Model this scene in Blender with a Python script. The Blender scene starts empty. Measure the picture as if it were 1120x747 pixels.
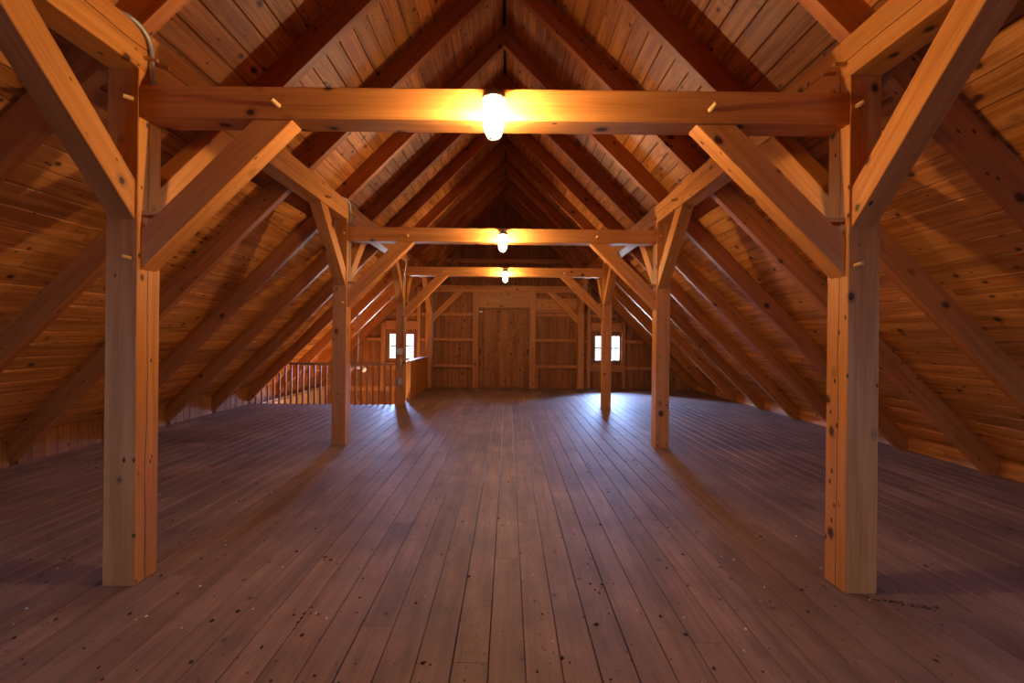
import bpy, bmesh, math, random
from mathutils import Vector, Matrix
random.seed(11)
S = bpy.context.scene
C = S.collection
V = Vector

# ------------------------------------------------------------------ dimensions (metres, Y runs away from the camera)
BAY = 3.43
BENT = [2.65, 2.65 + BAY, 2.65 + 2 * BAY, 2.65 + 3 * BAY]     # front faces of the four post pairs
T = 0.175                                                     # timber section
PX0, PX1 = 1.96, 2.135                                        # inner / outer face of the posts
TIE0, TIE1 = 2.59, 2.765                                      # tie beam bottom / top
PUR0, PUR1 = 2.86, 3.09                                       # purlin bottom / top
RB = 5.11                                                     # rafter underside: z = RB - |x|
RT = 5.38                                                     # underside of the roof boards
RW = 0.09                                                     # rafter thickness
YF, YB = -0.62, 13.12                                          # inner faces of the gable walls
KNEE = 5.07
HOLE = (-4.9, -2.16, 9.70, YB)                                # stair opening x0 x1 y0 y1
DOWN = -2.4

# ------------------------------------------------------------------ materials
def new_mat(name):
    m = bpy.data.materials.new(name); m.use_nodes = True
    nt = m.node_tree; nt.nodes.clear()
    out = nt.nodes.new('ShaderNodeOutputMaterial')
    return m, nt, out

def nd(nt, t, **kw):
    n = nt.nodes.new(t)
    for k, v in kw.items():
        if k.startswith('i_'):
            n.inputs[k[2:]].default_value = v
        else:
            setattr(n, k, v)
    return n

def ramp(nt, stops, interp='LINEAR'):
    r = nt.nodes.new('ShaderNodeValToRGB'); r.color_ramp.interpolation = interp
    e = r.color_ramp.elements
    while len(e) < len(stops): e.new(0.5)
    for el, (p, c) in zip(e, stops):
        el.position = p
        el.color = (c, c, c, 1) if isinstance(c, (int, float)) else (*c, 1)
    return r

def math_n(nt, op, a=None, b=None, c=None):
    n = nt.nodes.new('ShaderNodeMath'); n.operation = op
    for i, v in enumerate((a, b, c)):
        if v is None: continue
        if isinstance(v, (int, float)): n.inputs[i].default_value = v
        else: nt.links.new(v, n.inputs[i])
    return n.outputs[0]

def mixc(nt, fac, a, b, blend='MIX'):
    n = nt.nodes.new('ShaderNodeMix'); n.data_type = 'RGBA'; n.blend_type = blend
    for sock, v in ((n.inputs[0], fac), (n.inputs[6], a), (n.inputs[7], b)):
        if isinstance(v, (int, float)): sock.default_value = v
        elif isinstance(v, tuple): sock.default_value = (*v, 1)
        else: nt.links.new(v, sock)
    return n.outputs[2]

def wood(name, light, dark, knot, axis='X', boards=False, knots=0.35, kscale=7.0, vary=0.25, rough=0.5, crack=False,
         spec=0.3, contrast=1.0, stain=None, bump=0.2, blotch=0.0):
    m, nt, out = new_mat(name); L = nt.links.new
    tc = nd(nt, 'ShaderNodeTexCoord')
    if boards:
        at = nd(nt, 'ShaderNodeAttribute', attribute_name='rnd'); rnd = at.outputs['Fac']
    else:
        oi = nd(nt, 'ShaderNodeObjectInfo'); rnd = oi.outputs['Random']
    off = nd(nt, 'ShaderNodeVectorMath', operation='SCALE'); off.inputs[0].default_value = (37.0, 61.0, 83.0); L(rnd, off.inputs['Scale'])
    add = nd(nt, 'ShaderNodeVectorMath', operation='ADD'); L(tc.outputs['Object'], add.inputs[0]); L(off.outputs[0], add.inputs[1])
    co = add.outputs[0]
    def sc(along, across):
        v = nd(nt, 'ShaderNodeVectorMath', operation='MULTIPLY'); L(co, v.inputs[0])
        v.inputs[1].default_value = tuple(along if a == axis else across for a in 'XYZ')
        return v.outputs[0]
    g1 = nd(nt, 'ShaderNodeTexNoise'); g1.inputs['Scale'].default_value = 1.0; g1.inputs['Detail'].default_value = 4; g1.inputs['Distortion'].default_value = 0.6
    L(sc(0.9, 16), g1.inputs['Vector'])
    g2 = nd(nt, 'ShaderNodeTexNoise'); g2.inputs['Scale'].default_value = 1.0; g2.inputs['Detail'].default_value = 3
    L(sc(2.5, 110), g2.inputs['Vector'])
    g3 = nd(nt, 'ShaderNodeTexNoise'); g3.inputs['Scale'].default_value = 1.0; g3.inputs['Detail'].default_value = 2
    L(sc(0.7, 2.2), g3.inputs['Vector'])
    f = math_n(nt, 'ADD', math_n(nt, 'MULTIPLY', g1.outputs['Fac'], 0.62), math_n(nt, 'MULTIPLY', g2.outputs['Fac'], 0.38))
    c0 = 0.5 - 0.17 / contrast; c1 = 0.5 + 0.17 / contrast
    r = ramp(nt, [(c0, dark), (c1, light)]); L(f, r.inputs[0])
    col = r.outputs[0]
    # broad tone drift and board-to-board / timber-to-timber variation
    wn = nd(nt, 'ShaderNodeTexWhiteNoise', noise_dimensions='1D'); L(rnd, wn.inputs['W'])
    var = math_n(nt, 'ADD', math_n(nt, 'MULTIPLY', wn.outputs['Value'], vary), math_n(nt, 'MULTIPLY', g3.outputs['Fac'], 0.35))
    hsv = nd(nt, 'ShaderNodeHueSaturation'); L(col, hsv.inputs['Color'])
    L(math_n(nt, 'ADD', var, 1.0 - vary * 0.5 - 0.175), hsv.inputs['Value'])
    col = hsv.outputs[0]
    if stain:
        st = nd(nt, 'ShaderNodeTexNoise'); st.inputs['Scale'].default_value = 1.0; st.inputs['Detail'].default_value = 5; st.inputs['Roughness'].default_value = 0.65
        L(sc(0.8, 3.0), st.inputs['Vector'])
        sr = ramp(nt, [(0.50, 0.0), (0.72, 0.75)]); L(st.outputs['Fac'], sr.inputs[0])
        col = mixc(nt, sr.outputs[0], col, stain)
    # knots
    vo = nd(nt, 'ShaderNodeTexVoronoi', feature='F1'); vo.inputs['Scale'].default_value = 1.0
    wob = nd(nt, 'ShaderNodeTexNoise'); wob.inputs['Scale'].default_value = 25; wob.inputs['Detail'].default_value = 2; L(co, wob.inputs['Vector'])
    L(sc(kscale * 0.75, kscale), vo.inputs['Vector'])
    d = math_n(nt, 'ADD', vo.outputs['Distance'], math_n(nt, 'MULTIPLY', math_n(nt, 'SUBTRACT', wob.outputs['Fac'], 0.5), 0.10))
    sep = nd(nt, 'ShaderNodeSeparateColor'); L(vo.outputs['Color'], sep.inputs[0])
    gate = math_n(nt, 'LESS_THAN', sep.outputs[0], knots)
    size = math_n(nt, 'ADD', 0.45, math_n(nt, 'MULTIPLY', sep.outputs[1], 0.75))
    dn = math_n(nt, 'DIVIDE', d, size)
    kr = ramp(nt, [(0.0, 1.0), (0.10, 0.9), (0.14, 1.0), (0.17, 0.45), (0.30, 0.0)]); L(dn, kr.inputs[0])
    kf = math_n(nt, 'MULTIPLY', kr.outputs[0], gate)
    col = mixc(nt, kf, col, knot)
    vp = nd(nt, 'ShaderNodeTexVoronoi', feature='F1'); vp.inputs['Scale'].default_value = 1.0; L(sc(kscale * 1.5, kscale * 2.6), vp.inputs['Vector'])
    sp = nd(nt, 'ShaderNodeSeparateColor'); L(vp.outputs['Color'], sp.inputs[0])
    pr = ramp(nt, [(0.0, 1.0), (0.13, 0.9), (0.20, 0.0)]); L(vp.outputs['Distance'], pr.inputs[0])
    col = mixc(nt, math_n(nt, 'MULTIPLY', pr.outputs[0], math_n(nt, 'LESS_THAN', sp.outputs[2], knots * 0.45)), col, knot)
    if blotch:     # worn and dirty patches that run over several boards
        bn = nd(nt, 'ShaderNodeTexNoise'); bn.inputs['Scale'].default_value = 1.3; bn.inputs['Detail'].default_value = 6; bn.inputs['Roughness'].default_value = 0.62
        L(tc.outputs['Object'], bn.inputs['Vector'])
        br = ramp(nt, [(0.36, 1.0), (0.64, 0.0)]); L(bn.outputs['Fac'], br.inputs[0])
        col = mixc(nt, math_n(nt, 'MULTIPLY', br.outputs[0], blotch), col, stain)
    if crack:      # a drying check that wanders along the timber
        sx = nd(nt, 'ShaderNodeSeparateXYZ'); L(tc.outputs['Object'], sx.inputs[0])
        cw = nd(nt, 'ShaderNodeTexNoise', noise_dimensions='2D'); cw.inputs['Scale'].default_value = 1.6; cw.inputs['Detail'].default_value = 4
        cb = nd(nt, 'ShaderNodeCombineXYZ'); L(sx.outputs[0], cb.inputs[0]); L(math_n(nt, 'MULTIPLY', rnd, 50.0), cb.inputs[1]); L(cb.outputs[0], cw.inputs['Vector'])
        pos = math_n(nt, 'ADD', sx.outputs[1], math_n(nt, 'MULTIPLY', math_n(nt, 'SUBTRACT', cw.outputs['Fac'], 0.5), 0.045))
        dist = math_n(nt, 'ABSOLUTE', math_n(nt, 'SUBTRACT', pos, math_n(nt, 'MULTIPLY', math_n(nt, 'SUBTRACT', wn.outputs['Value'], 0.5), 0.06)))
        cm = math_n(nt, 'LESS_THAN', dist, 0.0026)
        col = mixc(nt, cm, col, (0.03, 0.015, 0.008))
    b = nd(nt, 'ShaderNodeBsdfPrincipled')
    L(col, b.inputs['Base Color'])
    b.inputs['Roughness'].default_value = rough
    b.inputs['Specular IOR Level'].default_value = spec
    if bump:
        bp = nd(nt, 'ShaderNodeBump'); bp.inputs['Strength'].default_value = bump; bp.inputs['Distance'].default_value = 0.003
        L(f, bp.inputs['Height']); L(bp.outputs[0], b.inputs['Normal'])
    L(b.outputs[0], out.inputs[0])
    return m

def plain(name, col, rough=0.5, metal=0.0, noise=0.12):
    m, nt, out = new_mat(name); L = nt.links.new
    tc = nd(nt, 'ShaderNodeTexCoord'); n = nd(nt, 'ShaderNodeTexNoise'); n.inputs['Scale'].default_value = 30; L(tc.outputs['Object'], n.inputs['Vector'])
    c = mixc(nt, n.outputs['Fac'], tuple(x * (1 - noise) for x in col), tuple(min(1, x * (1 + noise)) for x in col))
    b = nd(nt, 'ShaderNodeBsdfPrincipled'); L(c, b.inputs['Base Color'])
    b.inputs['Roughness'].default_value = rough; b.inputs['Metallic'].default_value = metal
    L(b.outputs[0], out.inputs[0]); return m

def emit(name, col, s):
    m, nt, out = new_mat(name)
    e = nd(nt, 'ShaderNodeEmission'); e.inputs[0].default_value = (*col, 1); e.inputs[1].default_value = s
    nt.links.new(e.outputs[0], out.inputs[0]); return m

LAMP_COL = (1.0, 0.625, 0.30)
BULB = 5900.0
NEAR_SKY, FAR_SKY, FAR_HAZE = 40.0, 290.0, 1.7
FAR_GROUND_FILL = 60.0  # made-up bright ground outside, there to lift the roof boards
M = {}
HONEY = ((0.64, 0.275, 0.072), (0.47, 0.175, 0.036), (0.045, 0.013, 0.005))
RAFT_C = ((0.49, 0.175, 0.038), (0.34, 0.102, 0.018), (0.06, 0.018, 0.006))
M['timber'] = wood('honey_timber', *HONEY, knots=0.34, kscale=7.0, vary=0.22, crack=True, contrast=1.4)
M['timber_plain'] = wood('honey_timber_sound', *HONEY, knots=0.34, kscale=7.0, vary=0.22, contrast=1.4)
M['rafter'] = wood('rafter_timber', *RAFT_C, knots=0.32, kscale=7.0, vary=0.25, contrast=1.3)
M['roof'] = wood('roof_boards', (0.62, 0.265, 0.064), (0.37, 0.124, 0.022), (0.05, 0.015, 0.006), axis='Y', boards=True, knots=0.38, kscale=9.0, vary=0.5, rough=0.5, contrast=2.0)
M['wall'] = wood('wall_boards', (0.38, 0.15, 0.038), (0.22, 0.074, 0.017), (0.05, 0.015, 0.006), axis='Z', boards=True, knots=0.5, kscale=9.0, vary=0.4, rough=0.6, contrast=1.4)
M['panel'] = wood('partition_boards', (0.56, 0.22, 0.054), (0.40, 0.14, 0.03), (0.05, 0.015, 0.006), axis='Z', boards=True, knots=0.3, kscale=9.0, vary=0.3, rough=0.5)
M['well'] = wood('pale_stair_boards', (0.66, 0.44, 0.26), (0.52, 0.32, 0.17), (0.15, 0.06, 0.03), axis='Z', boards=True, knots=0.3, kscale=9.0, vary=0.3, rough=0.6)
M['stud'] = wood('stud_timber', (0.54, 0.225, 0.06), (0.38, 0.14, 0.033), (0.06, 0.018, 0.006), knots=0.3, kscale=7.0, vary=0.25, contrast=1.3)
M['floor'] = wood('floor_boards', (0.365, 0.228, 0.178), (0.23, 0.137, 0.105), (0.045, 0.03, 0.028), axis='Y', boards=True, knots=0.13, kscale=17.0, vary=0.28, rough=0.6,
                  stain=(0.12, 0.072, 0.062), spec=0.35, contrast=1.3, blotch=0.6)
M['rail'] = wood('rail_timber', (0.50, 0.24, 0.09), (0.36, 0.16, 0.055), (0.08, 0.03, 0.01), knots=0.1, vary=0.2)
M['peg'] = wood('peg_oak', (0.66, 0.40, 0.17), (0.50, 0.27, 0.10), (0.2, 0.1, 0.04), knots=0.0, vary=0.2)
M['dark'] = plain('dark_gap', (0.02, 0.014, 0.01), 0.9)
M['steel'] = plain('galvanised_conduit', (0.40, 0.43, 0.47), 0.4, 0.6)
M['box'] = plain('grey_electrical_box', (0.45, 0.46, 0.47), 0.5, 0.3)
M['plate'] = plain('ivory_cover_plate', (0.62, 0.58, 0.48), 0.45)
M['alu'] = plain('cast_aluminium', (0.36, 0.36, 0.37), 0.4, 0.8)
M['iron'] = plain('black_iron', (0.03, 0.03, 0.032), 0.5, 0.5)
M['white'] = plain('white_enamel', (0.75, 0.77, 0.80), 0.35)
M['sash'] = plain('stained_sash', (0.26, 0.12, 0.045), 0.5)
M['cap'] = plain('pale_cap_board', (0.55, 0.40, 0.28), 0.3)
M['debris_dark'] = plain('dark_crumb', (0.035, 0.022, 0.016), 0.9, 0, 0.4)
M['debris_pale'] = plain('pale_crumb', (0.75, 0.74, 0.72), 0.8, 0, 0.1)
M['bulb'] = emit('lit_bulb', LAMP_COL, BULB)

def globe_mat():
    m, nt, out = new_mat('glowing_jar_glass'); L = nt.links.new
    t = nd(nt, 'ShaderNodeBsdfTransparent'); e = nd(nt, 'ShaderNodeEmission'); e.inputs[0].default_value = (1.0, 0.83, 0.62, 1); e.inputs[1].default_value = 30.0
    g = nd(nt, 'ShaderNodeBsdfGlossy'); g.inputs['Roughness'].default_value = 0.05
    a = nd(nt, 'ShaderNodeMixShader'); a.inputs[0].default_value = 0.12; L(t.outputs[0], a.inputs[1]); L(e.outputs[0], a.inputs[2])
    b = nd(nt, 'ShaderNodeMixShader'); b.inputs[0].default_value = 0.04; L(a.outputs[0], b.inputs[1]); L(g.outputs[0], b.inputs[2])
    L(b.outputs[0], out.inputs[0]); return m
M['globe'] = globe_mat()

def pane_mat():
    m, nt, out = new_mat('window_glass'); L = nt.links.new
    t = nd(nt, 'ShaderNodeBsdfTransparent'); g = nd(nt, 'ShaderNodeBsdfGlossy'); g.inputs['Roughness'].default_value = 0.02
    fr = nd(nt, 'ShaderNodeFresnel'); fr.inputs[0].default_value = 1.45
    a = nd(nt, 'ShaderNodeMixShader'); L(fr.outputs[0], a.inputs[0]); L(t.outputs[0], a.inputs[1]); L(g.outputs[0], a.inputs[2])
    L(a.outputs[0], out.inputs[0]); return m
M['pane'] = pane_mat()

# ------------------------------------------------------------------ builders
def link(name, me, mat, parent=None, mw=None):
    o = bpy.data.objects.new(name, me); C.objects.link(o)
    for mm in (mat if isinstance(mat, (list, tuple)) else [mat]):
        me.materials.append(mm)
    if mw is not None: o.matrix_world = mw
    if parent is not None:
        pw = parent.matrix_world.copy()
        o.parent = parent
        o.matrix_parent_inverse = Matrix.Identity(4)
        o.matrix_basis = pw.inverted() @ (mw if mw is not None else Matrix.Identity(4))
    return o

def thing(o, label, cat, group=None):
    o['label'] = label; o['category'] = cat; o['kind'] = 'thing'
    if group: o['group'] = group
    return o

def empty(name, loc, label, cat, group=None):
    o = bpy.data.objects.new(name, None); C.objects.link(o)
    o.empty_display_size = 0.1
    o.matrix_world = Matrix.Translation(loc)
    return thing(o, label, cat, group)

def prism(name, pts, ext, grain, mat, parent=None, bevel=0.004):
    """polygon pts (3D, planar) swept by the vector ext; local X lies along the grain."""
    pts = [V(p) for p in pts]; ext = V(ext)
    X = V(grain).normalized(); Z = ext.normalized()
    Z = (Z - X * Z.dot(X))
    if Z.length < 1e-4:
        Z = X.orthogonal()
    Z.normalize(); Y = Z.cross(X)
    cen = sum(pts, V()) / len(pts) + ext / 2
    mw = Matrix(((X.x, Y.x, Z.x, cen.x), (X.y, Y.y, Z.y, cen.y), (X.z, Y.z, Z.z, cen.z), (0, 0, 0, 1)))
    inv = mw.inverted()
    bm = bmesh.new()
    a = [bm.verts.new(inv @ p) for p in pts]; b = [bm.verts.new(inv @ (p + ext)) for p in pts]
    bm.faces.new(a); bm.faces.new(b[::-1])
    n = len(pts)
    for i in range(n):
        bm.faces.new((a[i], b[i], b[(i + 1) % n], a[(i + 1) % n]))
    bmesh.ops.recalc_face_normals(bm, faces=bm.faces)
    if bevel:
        bmesh.ops.bevel(bm, geom=bm.edges[:], offset=bevel, segments=1, affect='EDGES')
    me = bpy.data.meshes.new(name); bm.to_mesh(me); bm.free()
    return link(name, me, mat, parent, mw)

def bar(name, x, y, z, grain, mat, parent=None, bevel=0.004):
    (x0, x1), (y0, y1), (z0, z1) = x, y, z
    g = {'X': (1, 0, 0), 'Y': (0, 1, 0), 'Z': (0, 0, 1)}[grain]
    if grain == 'Y':
        return prism(name, [(x0, y0, z0), (x0, y0, z1), (x0, y1, z1), (x0, y1, z0)], (x1 - x0, 0, 0), g, mat, parent, bevel)
    if grain == 'X':
        return prism(name, [(x0, y0, z0), (x1, y0, z0), (x1, y0, z1), (x0, y0, z1)], (0, y1 - y0, 0), g, mat, parent, bevel)
    return prism(name, [(x0, y0, z0), (x0, y0, z1), (x0, y1, z1), (x0, y1, z0)], (x1 - x0, 0, 0), g, mat, parent, bevel)

def tube_bm(bm, path, r, n=10, caps=True):
    path = [V(p) for p in path]
    rings = []
    t0 = (path[1] - path[0]).normalized(); u = t0.orthogonal().normalized()
    for i, p in enumerate(path):
        t = (path[min(i + 1, len(path) - 1)] - path[max(i - 1, 0)]).normalized()
        u = (u - t * u.dot(t)).normalized(); w = t.cross(u)
        rings.append([bm.verts.new(p + (u * math.cos(2 * math.pi * k / n) + w * math.sin(2 * math.pi * k / n)) * r) for k in range(n)])
    for a, b in zip(rings, rings[1:]):
        for k in range(n):
            f = bm.faces.new((a[k], a[(k + 1) % n], b[(k + 1) % n], b[k])); f.smooth = True
    if caps:
        bm.faces.new(rings[0][::-1]); bm.faces.new(rings[-1])

def lathe_bm(bm, prof, n=24, cen=(0, 0, 0)):
    cen = V(cen); rings = []
    for r, z in prof:
        if r < 1e-5: rings.append([bm.verts.new(cen + V((0, 0, z)))])
        else: rings.append([bm.verts.new(cen + V((r * math.cos(2 * math.pi * k / n), r * math.sin(2 * math.pi * k / n), z))) for k in range(n)])
    for a, b in zip(rings, rings[1:]):
        for k in range(n):
            q = [a[k % len(a)], a[(k + 1) % len(a)], b[(k + 1) % len(b)], b[k % len(b)]]
            q = list(dict.fromkeys(q))
            if len(q) > 2:
                f = bm.faces.new(q); f.smooth = True

def box_bm(bm, x, y, z):
    vs = [bm.verts.new((a, b, c)) for a in x for b in y for c in z]
    for f in ((0, 1, 3, 2), (4, 6, 7, 5), (0, 4, 5, 1), (2, 3, 7, 6), (0, 2, 6, 4), (1, 5, 7, 3)):
        bm.faces.new([vs[i] for i in f])

def mesh(name, bm, mat, parent=None, loc=None, bevel=0):
    bmesh.ops.recalc_face_normals(bm, faces=bm.faces)
    if bevel: bmesh.ops.bevel(bm, geom=bm.edges[:], offset=bevel, segments=2, affect='EDGES')
    me = bpy.data.meshes.new(name); bm.to_mesh(me); bm.free()
    return link(name, me, mat, parent, Matrix.Translation(loc) if loc is not None else None)

def board(bm, lay, o, U, W, N, ln, wd, th, ch=0.004, z1=None, rnd=None):
    """one board: length along U, width along W, face towards N; z1(a) gives a raked far end."""
    o, U, W, N = V(o), V(U), V(W), V(N)
    sec = [(0, -th), (0, -ch), (ch, 0), (wd - ch, 0), (wd, -ch), (wd, -th)]
    rnd = random.random() if rnd is None else rnd
    A, B = [], []
    for w, n in sec:
        e = ln if z1 is None else z1(w)
        a = bm.verts.new(o + W * w + N * n); b = bm.verts.new(o + W * w + N * n + U * e)
        a[lay] = rnd; b[lay] = rnd
        A.append(a); B.append(b)
    k = len(sec)
    for i in range(k):
        bm.faces.new((A[i], A[(i + 1) % k], B[(i + 1) % k], B[i]))
    bm.faces.new(A[::-1]); bm.faces.new(B)

def boards_mesh(name):
    bm = bmesh.new(); lay = bm.verts.layers.float.new('rnd'); return bm, lay

def structure(o):
    o['kind'] = 'structure'; return o

# ------------------------------------------------------------------ floor
FW = 0.156
bm, lay = boards_mesh('floor')
i0 = int(-5.6 / FW)
for i in range(-36, 37):
    x = 0.02 + i * FW
    if x > 5.5 or x + FW < -5.5: continue
    segs = [(YF, YB)]
    if x + FW > HOLE[0] - 0.02 and x < HOLE[1] - 0.02: segs = [(YF, HOLE[2])]
    for a, b in segs:
        y = a - random.uniform(0, 3.0)
        while y < b:
            y2 = y + random.choice([3.4, 4.6, 5.7, 4.0])
            s, e = max(y, a), min(y2, b)
            if e - s > 0.02:
                g = random.choice([0.003, 0.003, 0.0045, 0.006])
                board(bm, lay, (x + g / 2, s + 0.001, 0), (0, 1, 0), (1, 0, 0), (0, 0, 1), e - s - 0.002, FW - g, 0.025, 0.0025)
            y = y2
floor = structure(mesh('floor', bm, M['floor']))
bm = bmesh.new()      # sub-floor under the boards, open over the stairs
for xr, yr in (((-5.6, HOLE[0]), (YF, YB)), ((HOLE[1], 5.6), (YF, YB)), ((HOLE[0], HOLE[1]), (YF, HOLE[2]))):
    box_bm(bm, xr, yr, (-0.05, -0.0255))
mesh('subfloor', bm, M['dark'], floor)

# ------------------------------------------------------------------ roof boards
bm, lay = boards_mesh('ceiling')
BW = 0.165
SL = (RT + 0.1) * math.sqrt(2)
r2 = math.sqrt(0.5)
for sgn in (-1, 1):
    D = V((sgn * r2, 0, -r2)); N = V((-sgn * r2, 0, -r2))
    j = 0; s = 0.02
    while s < SL:
        y = YF - random.uniform(0, 3)
        while y < YB:
            y2 = y + random.choice([2, 3, 3, 4]) * BAY / 3
            a, b = max(y, YF), min(y2, YB)
            if b - a > 0.02:
                board(bm, lay, V((0, a + 0.001, RT)) + D * (s + 0.001), (0, 1, 0), D, N, b - a - 0.002, BW - 0.004, 0.02, 0.006)
            y = y2
        s += BW
ceiling = structure(mesh('ceiling', bm, M['roof']))
bm = bmesh.new()
for sgn in (-1, 1):
    e = RT + 0.1
    pts = [(0, RT + 0.03), (sgn * e, RT + 0.03 - e), (sgn * e, RT + 0.08 - e), (0, RT + 0.08)]
    a = [bm.verts.new((x, YF - 0.1, z)) for x, z in pts]; b = [bm.verts.new((x, YB + 0.1, z)) for x, z in pts]
    bm.faces.new(a); bm.faces.new(b[::-1])
    for i in range(4): bm.faces.new((a[i], b[i], b[(i + 1) % 4], a[(i + 1) % 4]))
mesh('roof_sheathing', bm, M['dark'], ceiling)

# ------------------------------------------------------------------ gable walls
WIN = [(-3.18, -2.44, 0.74, 1.48), (2.42, 3.16, 0.74, 1.48)]
DOOR = (-0.716, 0.66, 0.02, 2.14)

def gable(name, y, sgn, door, low):
    """vertical boards; sgn=-1 faces the camera (-Y)."""
    bm, lay = boards_mesh(name)
    brk = {-5.35, 5.35, 0.0, HOLE[0], HOLE[1]}
    for w in WIN: brk |= {w[0], w[1]}
    if door: brk |= {DOOR[0], DOOR[1]}
    brk = sorted(brk)
    for a, b in zip(brk, brk[1:]):
        n = max(1, round((b - a) / 0.165)); x = a
        for i in range(n):
            wd = (b - a) / n
            zlo = low if (x >= HOLE[0] - 0.01 and x + wd <= HOLE[1] + 0.01) else -0.06
            spans = [(zlo, None)]
            for (p, q, r, s) in WIN:
                if x >= p - 1e-3 and x + wd <= q + 1e-3: spans = [(zlo, r), (s, None)]
            if door and x >= DOOR[0] - 1e-3 and x + wd <= DOOR[1] + 1e-3: spans = [(DOOR[3], None)]
            for z0, z1 in spans:
                x0 = x
                if z1 is None: fn = lambda w, x0=x0, z0=z0: max(0.01, RT - abs(x0 + w) - z0)
                else: fn = lambda w, z0=z0, z1=z1: z1 - z0
                board(bm, lay, (x + 0.0025, y, z0), (0, 0, 1), (1, 0, 0), (0, sgn, 0), 1, wd - 0.005, 0.02, 0.004, fn)
                board(bm, lay, (x, y - sgn * 0.021, z0), (0, 0, 1), (1, 0, 0), (0, sgn, 0), 1, wd, 0.03, 0.0, fn)
            x += wd
    return structure(mesh(name, bm, M['wall']))
wall_back = gable('wall_back', YB, -1, True, DOWN)
wall_front = gable('wall_front', YF, 1, False, 0.0)

# knee boards under the eaves, between the rafters
RAFT = [2.70 + (k - 1) * BAY / 3 for k in range(0, 10)]       # near faces of the rafters
edges = [YF] + [v for y in RAFT for v in (y, y + RW)] + [12.945, YB]
for sgn, nm in ((-1, 'wall_left'), (1, 'wall_right')):
    bm, lay = boards_mesh(nm)
    spans = [(YF, RAFT[0])] + [(a + RW, b) for a, b in zip(RAFT, RAFT[1:])] + [(RAFT[-1] + RW, 12.97)]
    for a, b in spans:
        n = max(1, round((b - a) / 0.15)); w = (b - a) / n
        for i in range(n):
            if sgn < 0: board(bm, lay, (-KNEE, a + i * w + 0.002, 0), (0, 0, 1), (0, 1, 0), (1, 0, 0), RT - KNEE - 0.002, w - 0.004, 0.018, 0.002)
            elif i == 0:
                board(bm, lay, (KNEE + 0.13, a + 0.001, 0.001), (0, 1, 0), (0, 0, 1), (-1, 0, 0), b - a - 0.002, RT - KNEE - 0.132, 0.018, 0.004)
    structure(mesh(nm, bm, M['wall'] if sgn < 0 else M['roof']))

# stair well below the floor
bm, lay = boards_mesh('wall_stairwell')
y = HOLE[2]
while y < YB - 0.01:
    board(bm, lay, (HOLE[1], y, DOWN), (0, 0, 1), (0, 1, 0), (-1, 0, 0), -DOWN - 0.03, 0.15, 0.02, 0.003); y += 0.152
x = HOLE[0]
while x < HOLE[1] - 0.01:
    board(bm, lay, (x, HOLE[2], DOWN), (0, 0, 1), (1, 0, 0), (0, 1, 0), -DOWN - 0.03, 0.15, 0.02, 0.003); x += 0.152
structure(mesh('wall_stairwell', bm, M['wall']))
bm, lay = boards_mesh('wall_stair_left'); y = HOLE[2]
while y < YB - 0.01:
    board(bm, lay, (HOLE[0], y, DOWN), (0, 0, 1), (0, 1, 0), (1, 0, 0), -DOWN - 0.002, 0.15, 0.02, 0.003); y += 0.152
structure(mesh('wall_stair_left', bm, M['well']))
bm, lay = boards_mesh('floor_lower')
x = HOLE[0]
while x < HOLE[1] - 0.01:
    board(bm, lay, (x, HOLE[2], DOWN), (0, 1, 0), (1, 0, 0), (0, 0, 1), YB - HOLE[2], 0.15, 0.02, 0.003); x += 0.152
structure(mesh('floor_lower', bm, M['floor']))
structure(bar('trim_stairwell', (HOLE[0], HOLE[1]), (YB - 0.045, YB - 0.001), (-0.12, 0.02), 'X', M['stud']))

# windows
def window(n, w, y, sgn):
    x0, x1, z0, z1 = w; xm, zm = (x0 + x1) / 2, (z0 + z1) / 2
    bm = bmesh.new()
    yo = sorted((y - sgn * 0.05, y + sgn * 0.012)); f = 0.045
    for xr, zr in (((x0, x0 + f), (z0, z1)), ((x1 - f, x1), (z0, z1)), ((x0 + f, x1 - f), (z0, z0 + f)), ((x0 + f, x1 - f), (z1 - f, z1))):
        box_bm(bm, xr, yo, zr)
    fr = structure(mesh('window_%d' % n, bm, M['sash'], bevel=0.003))
    bm = bmesh.new(); ys = sorted((y - sgn * 0.04, y - sgn * 0.005))
    box_bm(bm, (xm - 0.035, xm + 0.035), ys, (z0 + f, z1 - f))
    mesh('window_mullion', bm, M['sash'], fr)
    for a, b in ((x0 + f, xm - 0.035), (xm + 0.035, x1 - f)):
        bm = bmesh.new(); box_bm(bm, (a, b), sorted((y - sgn * 0.035, y - sgn * 0.01)), (zm - 0.014, zm + 0.014))
        mesh('window_bar', bm, M['sash'], fr)
    bm = bmesh.new(); box_bm(bm, (x0 + f, x1 - f), sorted((y - sgn * 0.026, y - sgn * 0.022)), (z0 + f, z1 - f))
    mesh('window_pane', bm, M['pane'], fr)
    ld = bpy.data.lights.new('sky_portal_%d' % n, 'AREA'); ld.shape = 'RECTANGLE'; ld.size = x1 - x0; ld.size_y = z1 - z0
    ld.cycles.is_portal = True
    lo = bpy.data.objects.new('sky_portal_%d' % n, ld); C.objects.link(lo)
    lo.location = (xm, y - sgn * 0.055, zm); lo.rotation_euler = (math.radians(-90 if sgn > 0 else 90), 0, math.radians(0))
    lo.rotation_euler = (V((0, -sgn, 0))).to_track_quat('Z', 'Y').to_euler()
window(1, WIN[0], YB, -1); window(2, WIN[1], YB, -1); window(3, WIN[0], YF, 1); window(4, WIN[1], YF, 1)

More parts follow.
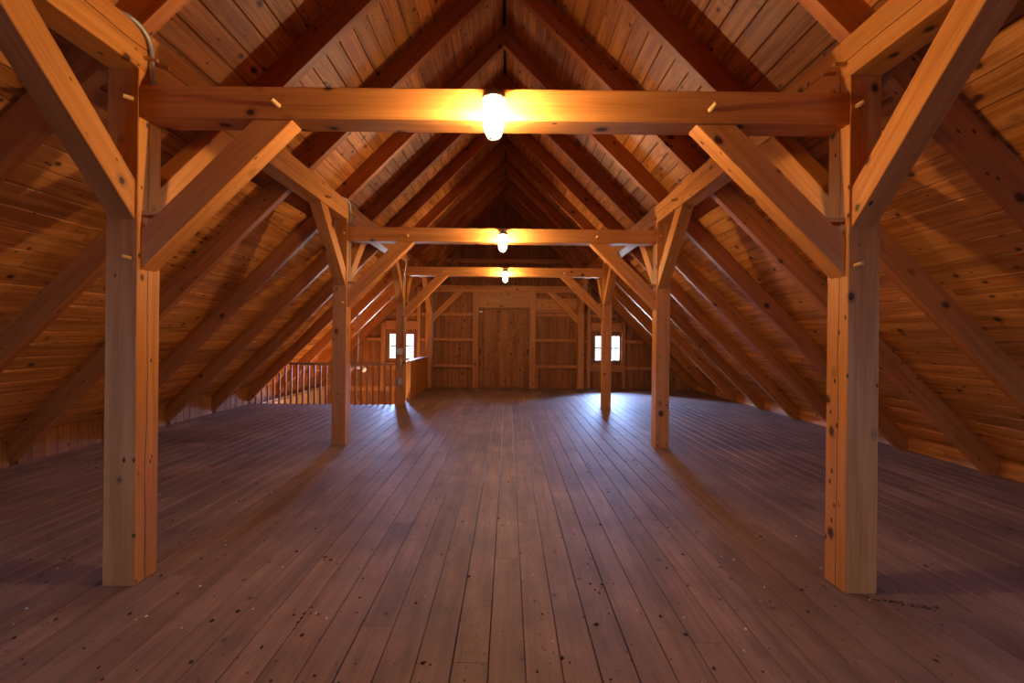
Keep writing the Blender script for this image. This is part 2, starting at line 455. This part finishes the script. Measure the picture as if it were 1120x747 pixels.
# door: tongue and groove boards with a diagonal board
bm, lay = boards_mesh('door_1')
n = 9; w = (DOOR[1] - DOOR[0] - 0.02) / n
for i in range(n):
    board(bm, lay, (DOOR[0] + 0.01 + i * w + 0.001, YB - 0.03, DOOR[2] + 0.015), (0, 0, 1), (1, 0, 0), (0, -1, 0), DOOR[3] - DOOR[2] - 0.055, w - 0.002, 0.03, 0.003)
board(bm, lay, (DOOR[0] + 0.001, YB + 0.004, -0.09), (0, 0, 1), (1, 0, 0), (0, -1, 0), DOOR[3] + 0.09, DOOR[1] - DOOR[0] - 0.002, 0.03, 0.0)  # backing board added behind the door, stops light through its gaps
door = structure(mesh('door_1', bm, M['wall']))
a, b = V((DOOR[0] + 0.05, YB - 0.0305, 0.22)), V((DOOR[1] - 0.08, YB - 0.0305, 2.02))
d = (b - a).normalized(); nrm = V((-d.z, 0, d.x)) * 0.06
prism('door_brace', [a + nrm, a - nrm, b - nrm, b + nrm], (0, -0.006, 0), d, M['wall'], door, 0.002)
for x in (DOOR[0] + 0.05, DOOR[1] - 0.05):
    bm = bmesh.new(); box_bm(bm, (x - 0.02, x + 0.02), (YB - 0.05, YB - 0.03), (0.92, 1.06))
    mesh('door_pull', bm, M['iron'], door, bevel=0.004)
bm = bmesh.new(); box_bm(bm, (DOOR[0] + 0.02, DOOR[0] + 0.1), (YB - 0.05, YB - 0.03), (2.05, 2.08)); mesh('door_roller', bm, M['white'], door, bevel=0.003)

# gable framing: studs, girts, headers are parts of the back wall
SF = YB - 0.10
def stud(x0, x1, z0=0.0, z1=None, y0=SF):
    z1 = min(z1 or 99, RB - max(abs(x0), abs(x1)) - 0.01)
    if z1 > z0: bar('stud', (x0, x1), (y0, YB - 0.001), (z0, z1), 'Z', M['stud'], wall_back)
def girt(x0, x1, z0, z1, nm='girt', y0=SF + 0.02):
    lim = RB - z1 - 0.01
    x0, x1 = max(x0, -lim), min(x1, lim)
    if x1 - x0 > 0.05: bar(nm, (x0, x1), (y0, YB - 0.001), (z0, z1), 'X', M['stud'], wall_back)
stud(-0.873, -0.716, 0, TIE0, 12.96); stud(0.66, 0.832, 0, TIE0, 12.96)
girt(-0.716, 0.66, 2.17, TIE0, 'door_header', 12.99)
for x0, x1 in ((-3.36, -3.25), (-2.38, -2.29), (2.23, 2.33), (3.17, 3.27)): stud(x0, x1)
stud(0.845, 0.905, 0.0, 0.55)
for z0, z1 in ((1.95, 2.03), (1.265, 1.34), (0.55, 0.63)):
    girt(-1.955, -0.878, z0, z1); girt(0.837, 1.955, z0, z1)
girt(0.837, 1.955, 2.12, 2.44, 'plank', SF + 0.05)
girt(0.837, 1.955, 2.055, 2.11, 'girt')
for s in (-1, 1):
    def g2(a, b, z0, z1, nm='girt', y0=SF + 0.02):
        girt(*((a, b) if s > 0 else (-b, -a)), z0, z1, nm, y0)
    inn, out = ((2.23, 3.27) if s > 0 else (2.29, 3.36))
    g2(2.14, 4.2, 1.95, 2.03, y0=SF + 0.06)
    g2(2.14, inn, 1.25, 1.33); g2(out, 5, 1.25, 1.33)
    g2(out, 5, 0.53, 0.61); g2(2.14, inn, 0.53, 0.61)
    a, b = (2.33, 3.17) if s > 0 else (2.38, 3.25)
    g2(a, b, 1.56, 1.80, 'window_header', SF + 0.03); g2(a, b, 0.46, 0.66, 'window_apron', SF + 0.03)
girt(-5, 5, 3.40, 3.50)

# ------------------------------------------------------------------ the timber frame
SIDE = {-1: 'railing side', 1: 'side opposite the railing'}
BN = ['first lamp beam', 'second lamp beam', 'third lamp beam', 'wall with the door']
BL = ['largest of the three lamp beams', 'middle one of the three lamp beams', 'smallest looking of the three lamp beams', 'beam along the door wall']

def peg(p, dirn, ln, parent, r=0.0135):
    p, dirn = V(p), V(dirn).normalized()
    bm = bmesh.new(); tilt = dirn + V((random.uniform(-.12, .12), random.uniform(-.1, .1), random.uniform(-.22, .05)))
    tilt.normalize()
    X = tilt; Y = X.orthogonal().normalized(); Z = X.cross(Y)
    n = 8
    A = [bm.verts.new(V((-0.003, r * math.cos(k * math.tau / n), r * math.sin(k * math.tau / n)))) for k in range(n)]
    B = [bm.verts.new(V((ln, 0.75 * r * math.cos(k * math.tau / n), 0.75 * r * math.sin(k * math.tau / n)))) for k in range(n)]
    bm.faces.new(A[::-1]); bm.faces.new(B)
    for k in range(n): bm.faces.new((A[k], A[(k + 1) % n], B[(k + 1) % n], B[k]))
    bmesh.ops.recalc_face_normals(bm, faces=bm.faces)
    me = bpy.data.meshes.new('peg'); bm.to_mesh(me); bm.free()
    mw = Matrix(((X.x, Y.x, Z.x, p.x), (X.y, Y.y, Z.y, p.y), (X.z, Y.z, Z.z, p.z), (0, 0, 0, 1)))
    link('peg', me, M['peg'], parent, mw)

for bi, y in enumerate(BENT):
    # tie beam
    tb = bar('tie_beam', (-PX0 + 0.001, PX0 - 0.001), (y + 0.002, y + T - 0.002), (TIE0, TIE1), 'X', M['timber_plain'])
    thing(tb, ('thick honey timber cross beam, ' + BL[bi]) if bi < 3 else 'timber cross beam above the plank door on the end wall', 'beam', 'cross beams between the posts')
    for s in (-1, 1):
        xi, xo = s * PX0, s * PX1
        po = bar('timber_post', tuple(sorted((xi, xo))), (y, y + T), (0, PUR0), 'Z', M['timber'])
        lab = ['square timber post under the largest lamp beam, ', 'square timber post under the middle lamp beam, ',
               'square timber post under the smallest lamp beam, ', 'square timber post set against the door wall, '][bi] + SIDE[s]
        thing(po, lab, 'post', 'square posts of the timber frame')
        if bi < 3:
            peg((s * 2.0, y, 2.69), (0, -1, 0.0), 0.06, po)
            peg((s * 2.0, y, 1.81), (0, -1, 0.12), 0.06, po)
            for dy in (0.045, 0.13): peg((xi, y + dy, 2.07), (-s, -0.15, 0), 0.11, po)
            peg((s * 1.19, y + 0.002, 2.66), (s * 0.1, -1, 0.15), 0.065, tb)
            tp = tb
        # brace from post to tie beam
        Lg, w = 0.84, 0.157 * math.sqrt(2)
        P = [(xi - s * 0.001, 1.75), (xi - s * Lg, TIE0 - 0.001), (xi - s * (Lg - w), TIE0 - 0.001), (xi - s * 0.001, 1.75 + w)]
        kb = prism('knee_brace', [(a, y + 0.022, b) for a, b in P], (0, 0.125, 0), (s, 0, -1), M['timber_plain'])
        thing(kb, 'diagonal timber brace under the %s, %s' % (['largest lamp beam', 'middle lamp beam', 'smallest lamp beam', 'door wall cross beam'][bi], SIDE[s]),
              'brace', 'diagonal braces of the timber frame')
        # braces from post to purlin, towards and away from the camera
        xa, xb = sorted((s * (PX0 + 0.012), s * (PX0 + 0.145)))
        for dr in (-1, 1):
            if bi == 3 and dr == 1: continue
            yf = y - 0.001 if dr < 0 else y + T + 0.001
            P = [(yf, 2.02), (yf + dr * Lg, PUR0 - 0.001), (yf + dr * (Lg - w), PUR0 - 0.001), (yf, 2.02 + w)]
            kb = prism('knee_brace', [(xa, a, b) for a, b in P], (xb - xa, 0, 0), (0, dr, 1), M['timber_plain'])
            where = ['largest lamp beam', 'middle lamp beam', 'smallest lamp beam', 'door wall'][bi]
            thing(kb, 'brace to the purlin, %s the %s post, %s' % ('in front of' if dr < 0 else 'behind', where, SIDE[s]), 'brace', 'diagonal braces of the timber frame')

cuts = [YF + 0.001] + [y + T / 2 for y in BENT[:3]] + [YB - 0.002]
pn = ['running forward from the first post', 'between the first and second posts', 'between the second and third posts', 'between the third post and the door wall']
for s in (-1, 1):
    for k, (a, b) in enumerate(zip(cuts, cuts[1:])):
        pu = bar('timber_purlin', tuple(sorted((s * PX0, s * PX1))), (a + 0.001, b - 0.001), (PUR0, PUR1), 'Y', M['timber'])
        thing(pu, 'timber purlin %s, %s' % (pn[k], SIDE[s]), 'beam', 'purlins carrying the rafters')
        for bi, y in enumerate(BENT[:3]):
            for yy in (y + 0.04, y + 0.13, y - 0.72, y + T + 0.72):
                if a < yy < b: peg((s * PX0, yy, 2.94 + random.uniform(-.01, .01)), (-s, -0.1, -0.08), 0.075, pu)

# rafters with a bird's mouth over the purlin
ORD = ['', 'second', 'third', 'fourth', 'fifth', 'sixth', 'seventh', 'eighth', 'ninth', 'tenth', 'eleventh', 'twelfth']
rl = RAFT + [12.965]
for k, y in enumerate(rl):
    nth = len(rl) - k
    for s in (-1, 1):
        xq = RB - PUR1
        prof = [(0.001, RB - 0.001)]
        if xq < PX1: prof += [(max(xq, PX0), RB - max(xq, PX0)), (max(xq, PX0), PUR1 + .001), (PX1 + .001, PUR1 + .001), (PX1 + .001, RB - PX1 - .001)]
        if abs(xq - PX0) < 1e-6 or True: pass
        prof += [(RB - 0.001, 0.001), (RT - 0.002, 0.001), (0.001, RT - 0.002)]
        prof = [p for i, p in enumerate(prof) if i == 0 or (V(p) - V(prof[i - 1])).length > 1e-3]
        hy = 0.09 if nth > 1 else 0.15
        r = prism('roof_rafter', [(s * a, y, b) for a, b in prof], (0, hy, 0), (s, 0, -1), M['rafter'], None, 0.003)
        where = 'on the door wall' if nth == 1 else '%s from the door wall' % ORD[nth]
        thing(r, 'sloping rafter, %s, %s' % (SIDE[s], where), 'rafter', 'rafters of the roof')

# ------------------------------------------------------------------ stair railing and half wall
yr = BENT[2] + 0.0875
bal = empty('stair_railing', (-2.2, yr, 0), 'low wooden railing with square balusters guarding the stair opening', 'railing')
zt = 0.79
bar('top_rail', (-(RB - zt - 0.055) + 0.01, -PX1 - 0.002), (yr - 0.035, yr + 0.035), (zt, zt + 0.05), 'X', M['rail'], bal)
x = -2.25; proto = None
while x > -(RB - 0.06):
    h = min(zt, RB + x - 0.025)
    key = abs(h - zt) < 1e-6
    if key and proto:
        o = proto.copy(); C.objects.link(o); o.matrix_basis = proto.matrix_basis.copy(); o.location.x += x - px
    else:
        o = bar('baluster', (x - 0.017, x + 0.017), (yr - 0.017, yr + 0.017), (0.001, h - 0.001), 'Z', M['rail'], bal, 0.002)
        if key: proto = o; px = x
    x -= 0.1165
hw = empty('half_wall', (-2.06, 11.8, 0), 'waist high boarded partition with flat cap beside the stair opening', 'partition')
bar('newel_post', (-2.20, -2.06), (10.66, 10.80), (0.0, 0.83), 'Z', M['rail'], hw)
bm, lay = boards_mesh('panel'); y = 10.805
while y < 12.90:
    w = min(0.14, 12.93 - y)
    board(bm, lay, (-2.06, y, 0.0), (0, 0, 1), (0, 1, 0), (1, 0, 0), 0.82, w - 0.003, 0.06, 0.003); y += 0.14
mesh('panel', bm, M['panel'], hw)
bar('cap', (-2.16, -2.03), (10.81, 12.93), (0.822, 0.85), 'Y', M['cap'], hw)

# ------------------------------------------------------------------ lamps on the beams
def make_lamp(loc, label):
    """jar lamp: box screwed to the beam face, cap, glass jar, bulb, wire guard.  Local origin on the beam face at jar-top height."""
    root = empty('wall_lamp', loc, label, 'lamp', 'caged jar lamps on the beams')
    W = V(loc); cy = -0.085
    bm = bmesh.new(); box_bm(bm, (-0.034, 0.034), (-0.035, -0.001), (0.012, 0.08)); mesh('mounting_box', bm, M['alu'], root, W, 0.006)
    bm = bmesh.new(); tube_bm(bm, [(0, -0.032, 0.055), (0, -0.055, 0.058), (0, -0.076, 0.055), (0, cy, 0.045), (0, cy, 0.03)], 0.014); mesh('arm', bm, M['alu'], root, W)
    bm = bmesh.new(); lathe_bm(bm, [(0, 0.04), (0.032, 0.038), (0.054, 0.026), (0.063, 0.014), (0.065, 0.0), (0.062, -0.006), (0, -0.006)], 28, (0, cy, 0)); mesh('cap', bm, M['alu'], root, W)
    bm = bmesh.new(); lathe_bm(bm, [(0.050, -0.006), (0.054, -0.03), (0.055, -0.14), (0.050, -0.172), (0.036, -0.195), (0.015, -0.206), (0, -0.207)], 28, (0, cy, 0)); g = mesh('glass_jar', bm, M['globe'], root, W)
    bm = bmesh.new(); lathe_bm(bm, [(0, -0.060), (0.010, -0.064), (0.016, -0.076), (0.018, -0.090), (0.016, -0.104), (0.010, -0.115), (0, -0.118)], 20, (0, cy, -0.01)); mesh('bulb', bm, M['bulb'], root, W)
    bm = bmesh.new()
    for k in range(4):
        a = k * math.pi / 2 + math.pi / 4
        pr = [(0.063, 0.0), (0.062, -0.06), (0.061, -0.14), (0.056, -0.178), (0.040, -0.203), (0.016, -0.216), (0, -0.217)]
        tube_bm(bm, [(r * math.cos(a), cy + r * math.sin(a), z) for r, z in pr], 0.0022, 6)
    for r, z in ((0.062, -0.06), (0.061, -0.14)):
        ring = [(r * math.cos(t * math.tau / 24), cy + r * math.sin(t * math.tau / 24), z) for t in range(25)]
        tube_bm(bm, ring, 0.0022, 6, False)
    mesh('wire_guard', bm, M['alu'], root, W)
    return root
lamp = make_lamp((0.0, BENT[0], 2.665), 'glowing caged jar lamp hanging on the face of the largest beam')
for k, lab in ((1, 'glowing caged jar lamp on the face of the middle beam'), (2, 'glowing caged jar lamp on the smallest looking of the three beams')):
    c = lamp.copy(); C.objects.link(c); c.location = (0.0 + 0.01 * k, BENT[k], 2.665); c['label'] = lab
    for ch in lamp.children:
        d = ch.copy(); C.objects.link(d); d.parent = c

# ------------------------------------------------------------------ conduits and boxes
def bend(pts, r=0.05, n=5):
    pts = [V(p) for p in pts]; out = [pts[0]]
    for a, b, c in zip(pts, pts[1:], pts[2:]):
        rr = min(r, (a - b).length * 0.49, (c - b).length * 0.49)
        p0 = b + (a - b).normalized() * rr; p1 = b + (c - b).normalized() * rr
        for i in range(n + 1):
            t = i / n; out.append(p0.lerp(b, t).lerp(b.lerp(p1, t), t))
    out.append(pts[-1]); return out
def conduit(pts, label, r=0.013, bendr=0.09):
    bm = bmesh.new(); tube_bm(bm, bend(pts, bendr), r)
    o = mesh('electrical_conduit', bm, M['steel']); return thing(o, label, 'conduit', 'metal conduits')
for k in (0, 1):
    y = BENT[k] + 0.075
    conduit([(-2.03, y - 0.20, PUR1 + 0.014), (-1.955, y - 0.13, PUR1 + 0.012), (-1.944, y - 0.01, PUR1 - 0.04), (-1.944, y, 2.90), (-1.944, y + 0.005, TIE1 + 0.012), (-1.6, y + 0.03, TIE1 + 0.012), (-0.05, y + 0.03, TIE1 + 0.012)],
            'bent grey metal conduit dropping from the purlin onto the %s lamp beam' % ['largest', 'middle'][k])
y = BENT[2]
conduit([(-1.92, y - 0.013, 3.00), (-1.935, y - 0.013, 2.80), (-1.99, y - 0.013, 2.55), (-1.99, y - 0.013, 1.14)], 'thin grey conduit running down the railing post to its switch box', 0.0115, 0.1)
conduit([(-2.02, y - 0.013, 1.025), (-2.02, y - 0.013, 0.555)], 'short grey conduit between switch box and outlet on the railing post', 0.0105)
conduit([(-1.943, 12.925, 0.002), (-1.943, 12.925, 2.84)], 'tall grey conduit standing along the post beside the half wall', 0.013)
def wall_box(name, x, z, w, h, mat, label, cat, sw):
    root = empty(name, (x, y, z), label, cat)
    W = V((x, y, z))
    bm = bmesh.new(); box_bm(bm, (-w / 2, w / 2), (-0.05, -0.001), (-h / 2, h / 2)); mesh('box', bm, M['box'], root, W, 0.004)
    bm = bmesh.new(); box_bm(bm, (-w / 2 - 0.004, w / 2 + 0.004), (-0.056, -0.0505), (-h / 2 - 0.004, h / 2 + 0.004)); mesh('cover_plate', bm, mat, root, W, 0.002)
    for dx in sw:
        bm = bmesh.new(); box_bm(bm, (dx - 0.006, dx + 0.006), (-0.068, -0.0565), (-0.012, 0.012)); mesh('toggle' if len(sw) > 1 else 'socket', bm, M['white'], root, W, 0.002)
wall_box('switch_box', -2.04, 1.083, 0.115, 0.11, M['plate'], 'ivory double switch box on the railing post', 'switch', (-0.025, 0.025))
wall_box('outlet_box', -2.03, 0.49, 0.065, 0.12, M['box'], 'small grey outlet box low on the railing post', 'outlet', (0.0,))

# twin head flood light on a drop pipe over the stairs
fx, fy = -3.26, RAFT[8] + 0.045
fl = empty('flood_light', (fx, fy, RB - 3.26), 'hanging twin head spotlight on a thin pipe over the stair opening', 'light')
bm = bmesh.new(); tube_bm(bm, [(fx, fy, RB - 3.26 - 0.005), (fx, fy, 0.75)], 0.014); mesh('drop_pipe', bm, M['steel'], fl)
bm = bmesh.new(); lathe_bm(bm, [(0, 0.0), (0.05, 0.0), (0.05, 0.02), (0.02, 0.04), (0, 0.04)], 20, (fx, fy, RB - 3.26 - 0.06)); mesh('ceiling_cup', bm, M['steel'], fl)
bm = bmesh.new(); lathe_bm(bm, [(0, 0.76), (0.02, 0.76), (0.055, 0.735), (0.055, 0.66), (0.045, 0.64), (0, 0.64)], 20, (fx, fy, 0)); mesh('hub', bm, M['box'], fl)
for sg in (-1, 1):
    bm = bmesh.new()
    ax = V((sg * 0.75, -0.35, -0.55)).normalized()
    lathe_bm(bm, [(0, 0), (0.028, 0.0), (0.034, 0.05), (0.052, 0.12), (0.056, 0.15), (0.050, 0.15), (0.045, 0.12), (0, 0.10)], 20)
    rot = ax.to_track_quat('Z', 'Y').to_matrix().to_4x4()
    bmesh.ops.recalc_face_normals(bm, faces=bm.faces)
    me = bpy.data.meshes.new('lamp_head'); bm.to_mesh(me); bm.free()
    link('lamp_head', me, M['white'] if sg > 0 else M['alu'], fl, Matrix.Translation((fx + sg * 0.06, fy - 0.02, 0.70)) @ rot)

# ------------------------------------------------------------------ crumbs of dirt on the floor
bm = bmesh.new()
def flake(x, y, s, mi):
    n = random.randint(4, 6); a0 = random.uniform(0, 6.28); st = random.uniform(0.4, 1.0)
    A, B = [], []
    for k in range(n):
        a = a0 + k * math.tau / n; r = s * random.uniform(0.6, 1.1)
        dx, dy = r * math.cos(a) * st, r * math.sin(a)
        A.append(bm.verts.new((x + dx, y + dy, 0.0004))); B.append(bm.verts.new((x + dx * 0.6, y + dy * 0.6, s * 0.35)))
    f = [bm.faces.new(B)] + [bm.faces.new((A[k], A[(k + 1) % n], B[(k + 1) % n], B[k])) for k in range(n)]
    for q in f: q.material_index = mi
for _ in range(650):
    y = 1.6 + 9.5 * random.random() ** 1.6; x = random.uniform(-1.15, 1.15) * min(y * 1.05, 4.2)
    if x < -2.2 and y > 9.4: continue
    flake(x, y, random.choice([0.006, 0.008, 0.010, 0.016]), 0)
for _ in range(110):
    y = 1.6 + 5 * random.random() ** 1.5; x = random.uniform(-1, 1) * y
    flake(x, y, random.choice([0.006, 0.008, 0.011]), 1)
for _ in range(55):
    t = random.random(); flake(2.08 + t * 0.28 + random.gauss(0, .012), 2.60 - t * 0.10 + random.gauss(0, .012), random.uniform(0.005, 0.012), 0)
for cx, cy in ((1.0, 4.4), (1.75, 4.6), (0.62, 2.7), (-1.0, 3.0), (-0.9, 2.4), (1.5, 5.5), (-2.6, 2.95)):
    for _ in range(7): flake(cx + random.gauss(0, .05), cy + random.gauss(0, .03), random.uniform(0.006, 0.013), 0)
deb = mesh('floor_debris', bm, [M['debris_dark'], M['debris_pale']])
deb['kind'] = 'stuff'; deb['label'] = 'scattered dark crumbs and pale specks lying on the floorboards'; deb['category'] = 'debris'

# ------------------------------------------------------------------ light: sky through the windows, bulb in the stair well
w = bpy.data.worlds.new('World'); S.world = w; w.use_nodes = True
nt = w.node_tree; nt.nodes.clear()
out = nt.nodes.new('ShaderNodeOutputWorld'); bg = nt.nodes.new('ShaderNodeBackground')
# hazy bright day: sky brightness shaped by direction, dim only in the low band
# seen through the far windows; bright ground added below to light the roof boards
L = nt.links.new
tc = nd(nt, 'ShaderNodeTexCoord'); sx = nd(nt, 'ShaderNodeSeparateXYZ'); L(tc.outputs['Generated'], sx.inputs[0])
up = nd(nt, 'ShaderNodeMapRange', interpolation_type='SMOOTHSTEP'); up.inputs['From Min'].default_value = 0.012; up.inputs['From Max'].default_value = 0.07; L(sx.outputs[2], up.inputs[0])
up.inputs['To Min'].default_value = FAR_HAZE; up.inputs['To Max'].default_value = FAR_SKY
su = nd(nt, 'ShaderNodeMapRange'); su.inputs['From Min'].default_value = -0.35; su.inputs['From Max'].default_value = 0.05; L(sx.outputs[2], su.inputs[0])
su.inputs['To Min'].default_value = NEAR_SKY * 0.3; su.inputs['To Max'].default_value = NEAR_SKY
side = nd(nt, 'ShaderNodeMapRange', interpolation_type='SMOOTHSTEP'); side.inputs['From Min'].default_value = -0.2; side.inputs['From Max'].default_value = 0.2; L(sx.outputs[1], side.inputs[0])
gr = nd(nt, 'ShaderNodeMapRange', interpolation_type='SMOOTHSTEP'); gr.inputs['From Min'].default_value = -0.20; gr.inputs['From Max'].default_value = -0.085; L(sx.outputs[2], gr.inputs[0])
gr.inputs['To Min'].default_value = FAR_GROUND_FILL; gr.inputs['To Max'].default_value = 0.0
far = math_n(nt, 'ADD', up.outputs[0], gr.outputs[0])
mx = nd(nt, 'ShaderNodeMix'); L(side.outputs[0], mx.inputs[0]); L(su.outputs[0], mx.inputs[2]); L(far, mx.inputs[3])
hz = nd(nt, 'ShaderNodeMath', operation='LESS_THAN'); L(sx.outputs[2], hz.inputs[0]); hz.inputs[1].default_value = 0.012
L(mixc(nt, math_n(nt, 'MULTIPLY', hz.outputs[0], side.outputs[0]), (0.31, 0.50, 1.0), (0.80, 0.90, 1.0)), bg.inputs[0])
L(mx.outputs[0], bg.inputs[1])
nt.links.new(bg.outputs[0], out.inputs[0])

ld = bpy.data.lights.new('stair_bulb', 'POINT'); ld.energy = 140; ld.color = LAMP_COL; ld.shadow_soft_size = 0.03
lo = bpy.data.objects.new('stair_bulb', ld); C.objects.link(lo); lo.location = (-2.5, 10.2, -0.9)

# ------------------------------------------------------------------ camera
cd = bpy.data.cameras.new('camera'); cam = bpy.data.objects.new('camera', cd); C.objects.link(cam)
cd.sensor_width = 36; cd.sensor_fit = 'HORIZONTAL'; cd.lens = 526 / 1120 * 36
cd.shift_x = 4.2 / 1120; cd.shift_y = -5.5 / 1120; cd.clip_start = 0.05
cam.matrix_world = Matrix.Translation((0.089, 0, 1.4)) @ Matrix.Rotation(math.radians(90), 4, 'X') @ Matrix.Rotation(math.radians(0.6), 4, 'Z')
S.camera = cam
S.cycles.max_bounces = 10; S.cycles.diffuse_bounces = 6; S.cycles.transparent_max_bounces = 12
vs = S.view_settings
vs.view_transform = 'Standard'; vs.look = 'None'; vs.gamma = 1.0; vs.use_curve_mapping = False
vs.exposure = 0.0
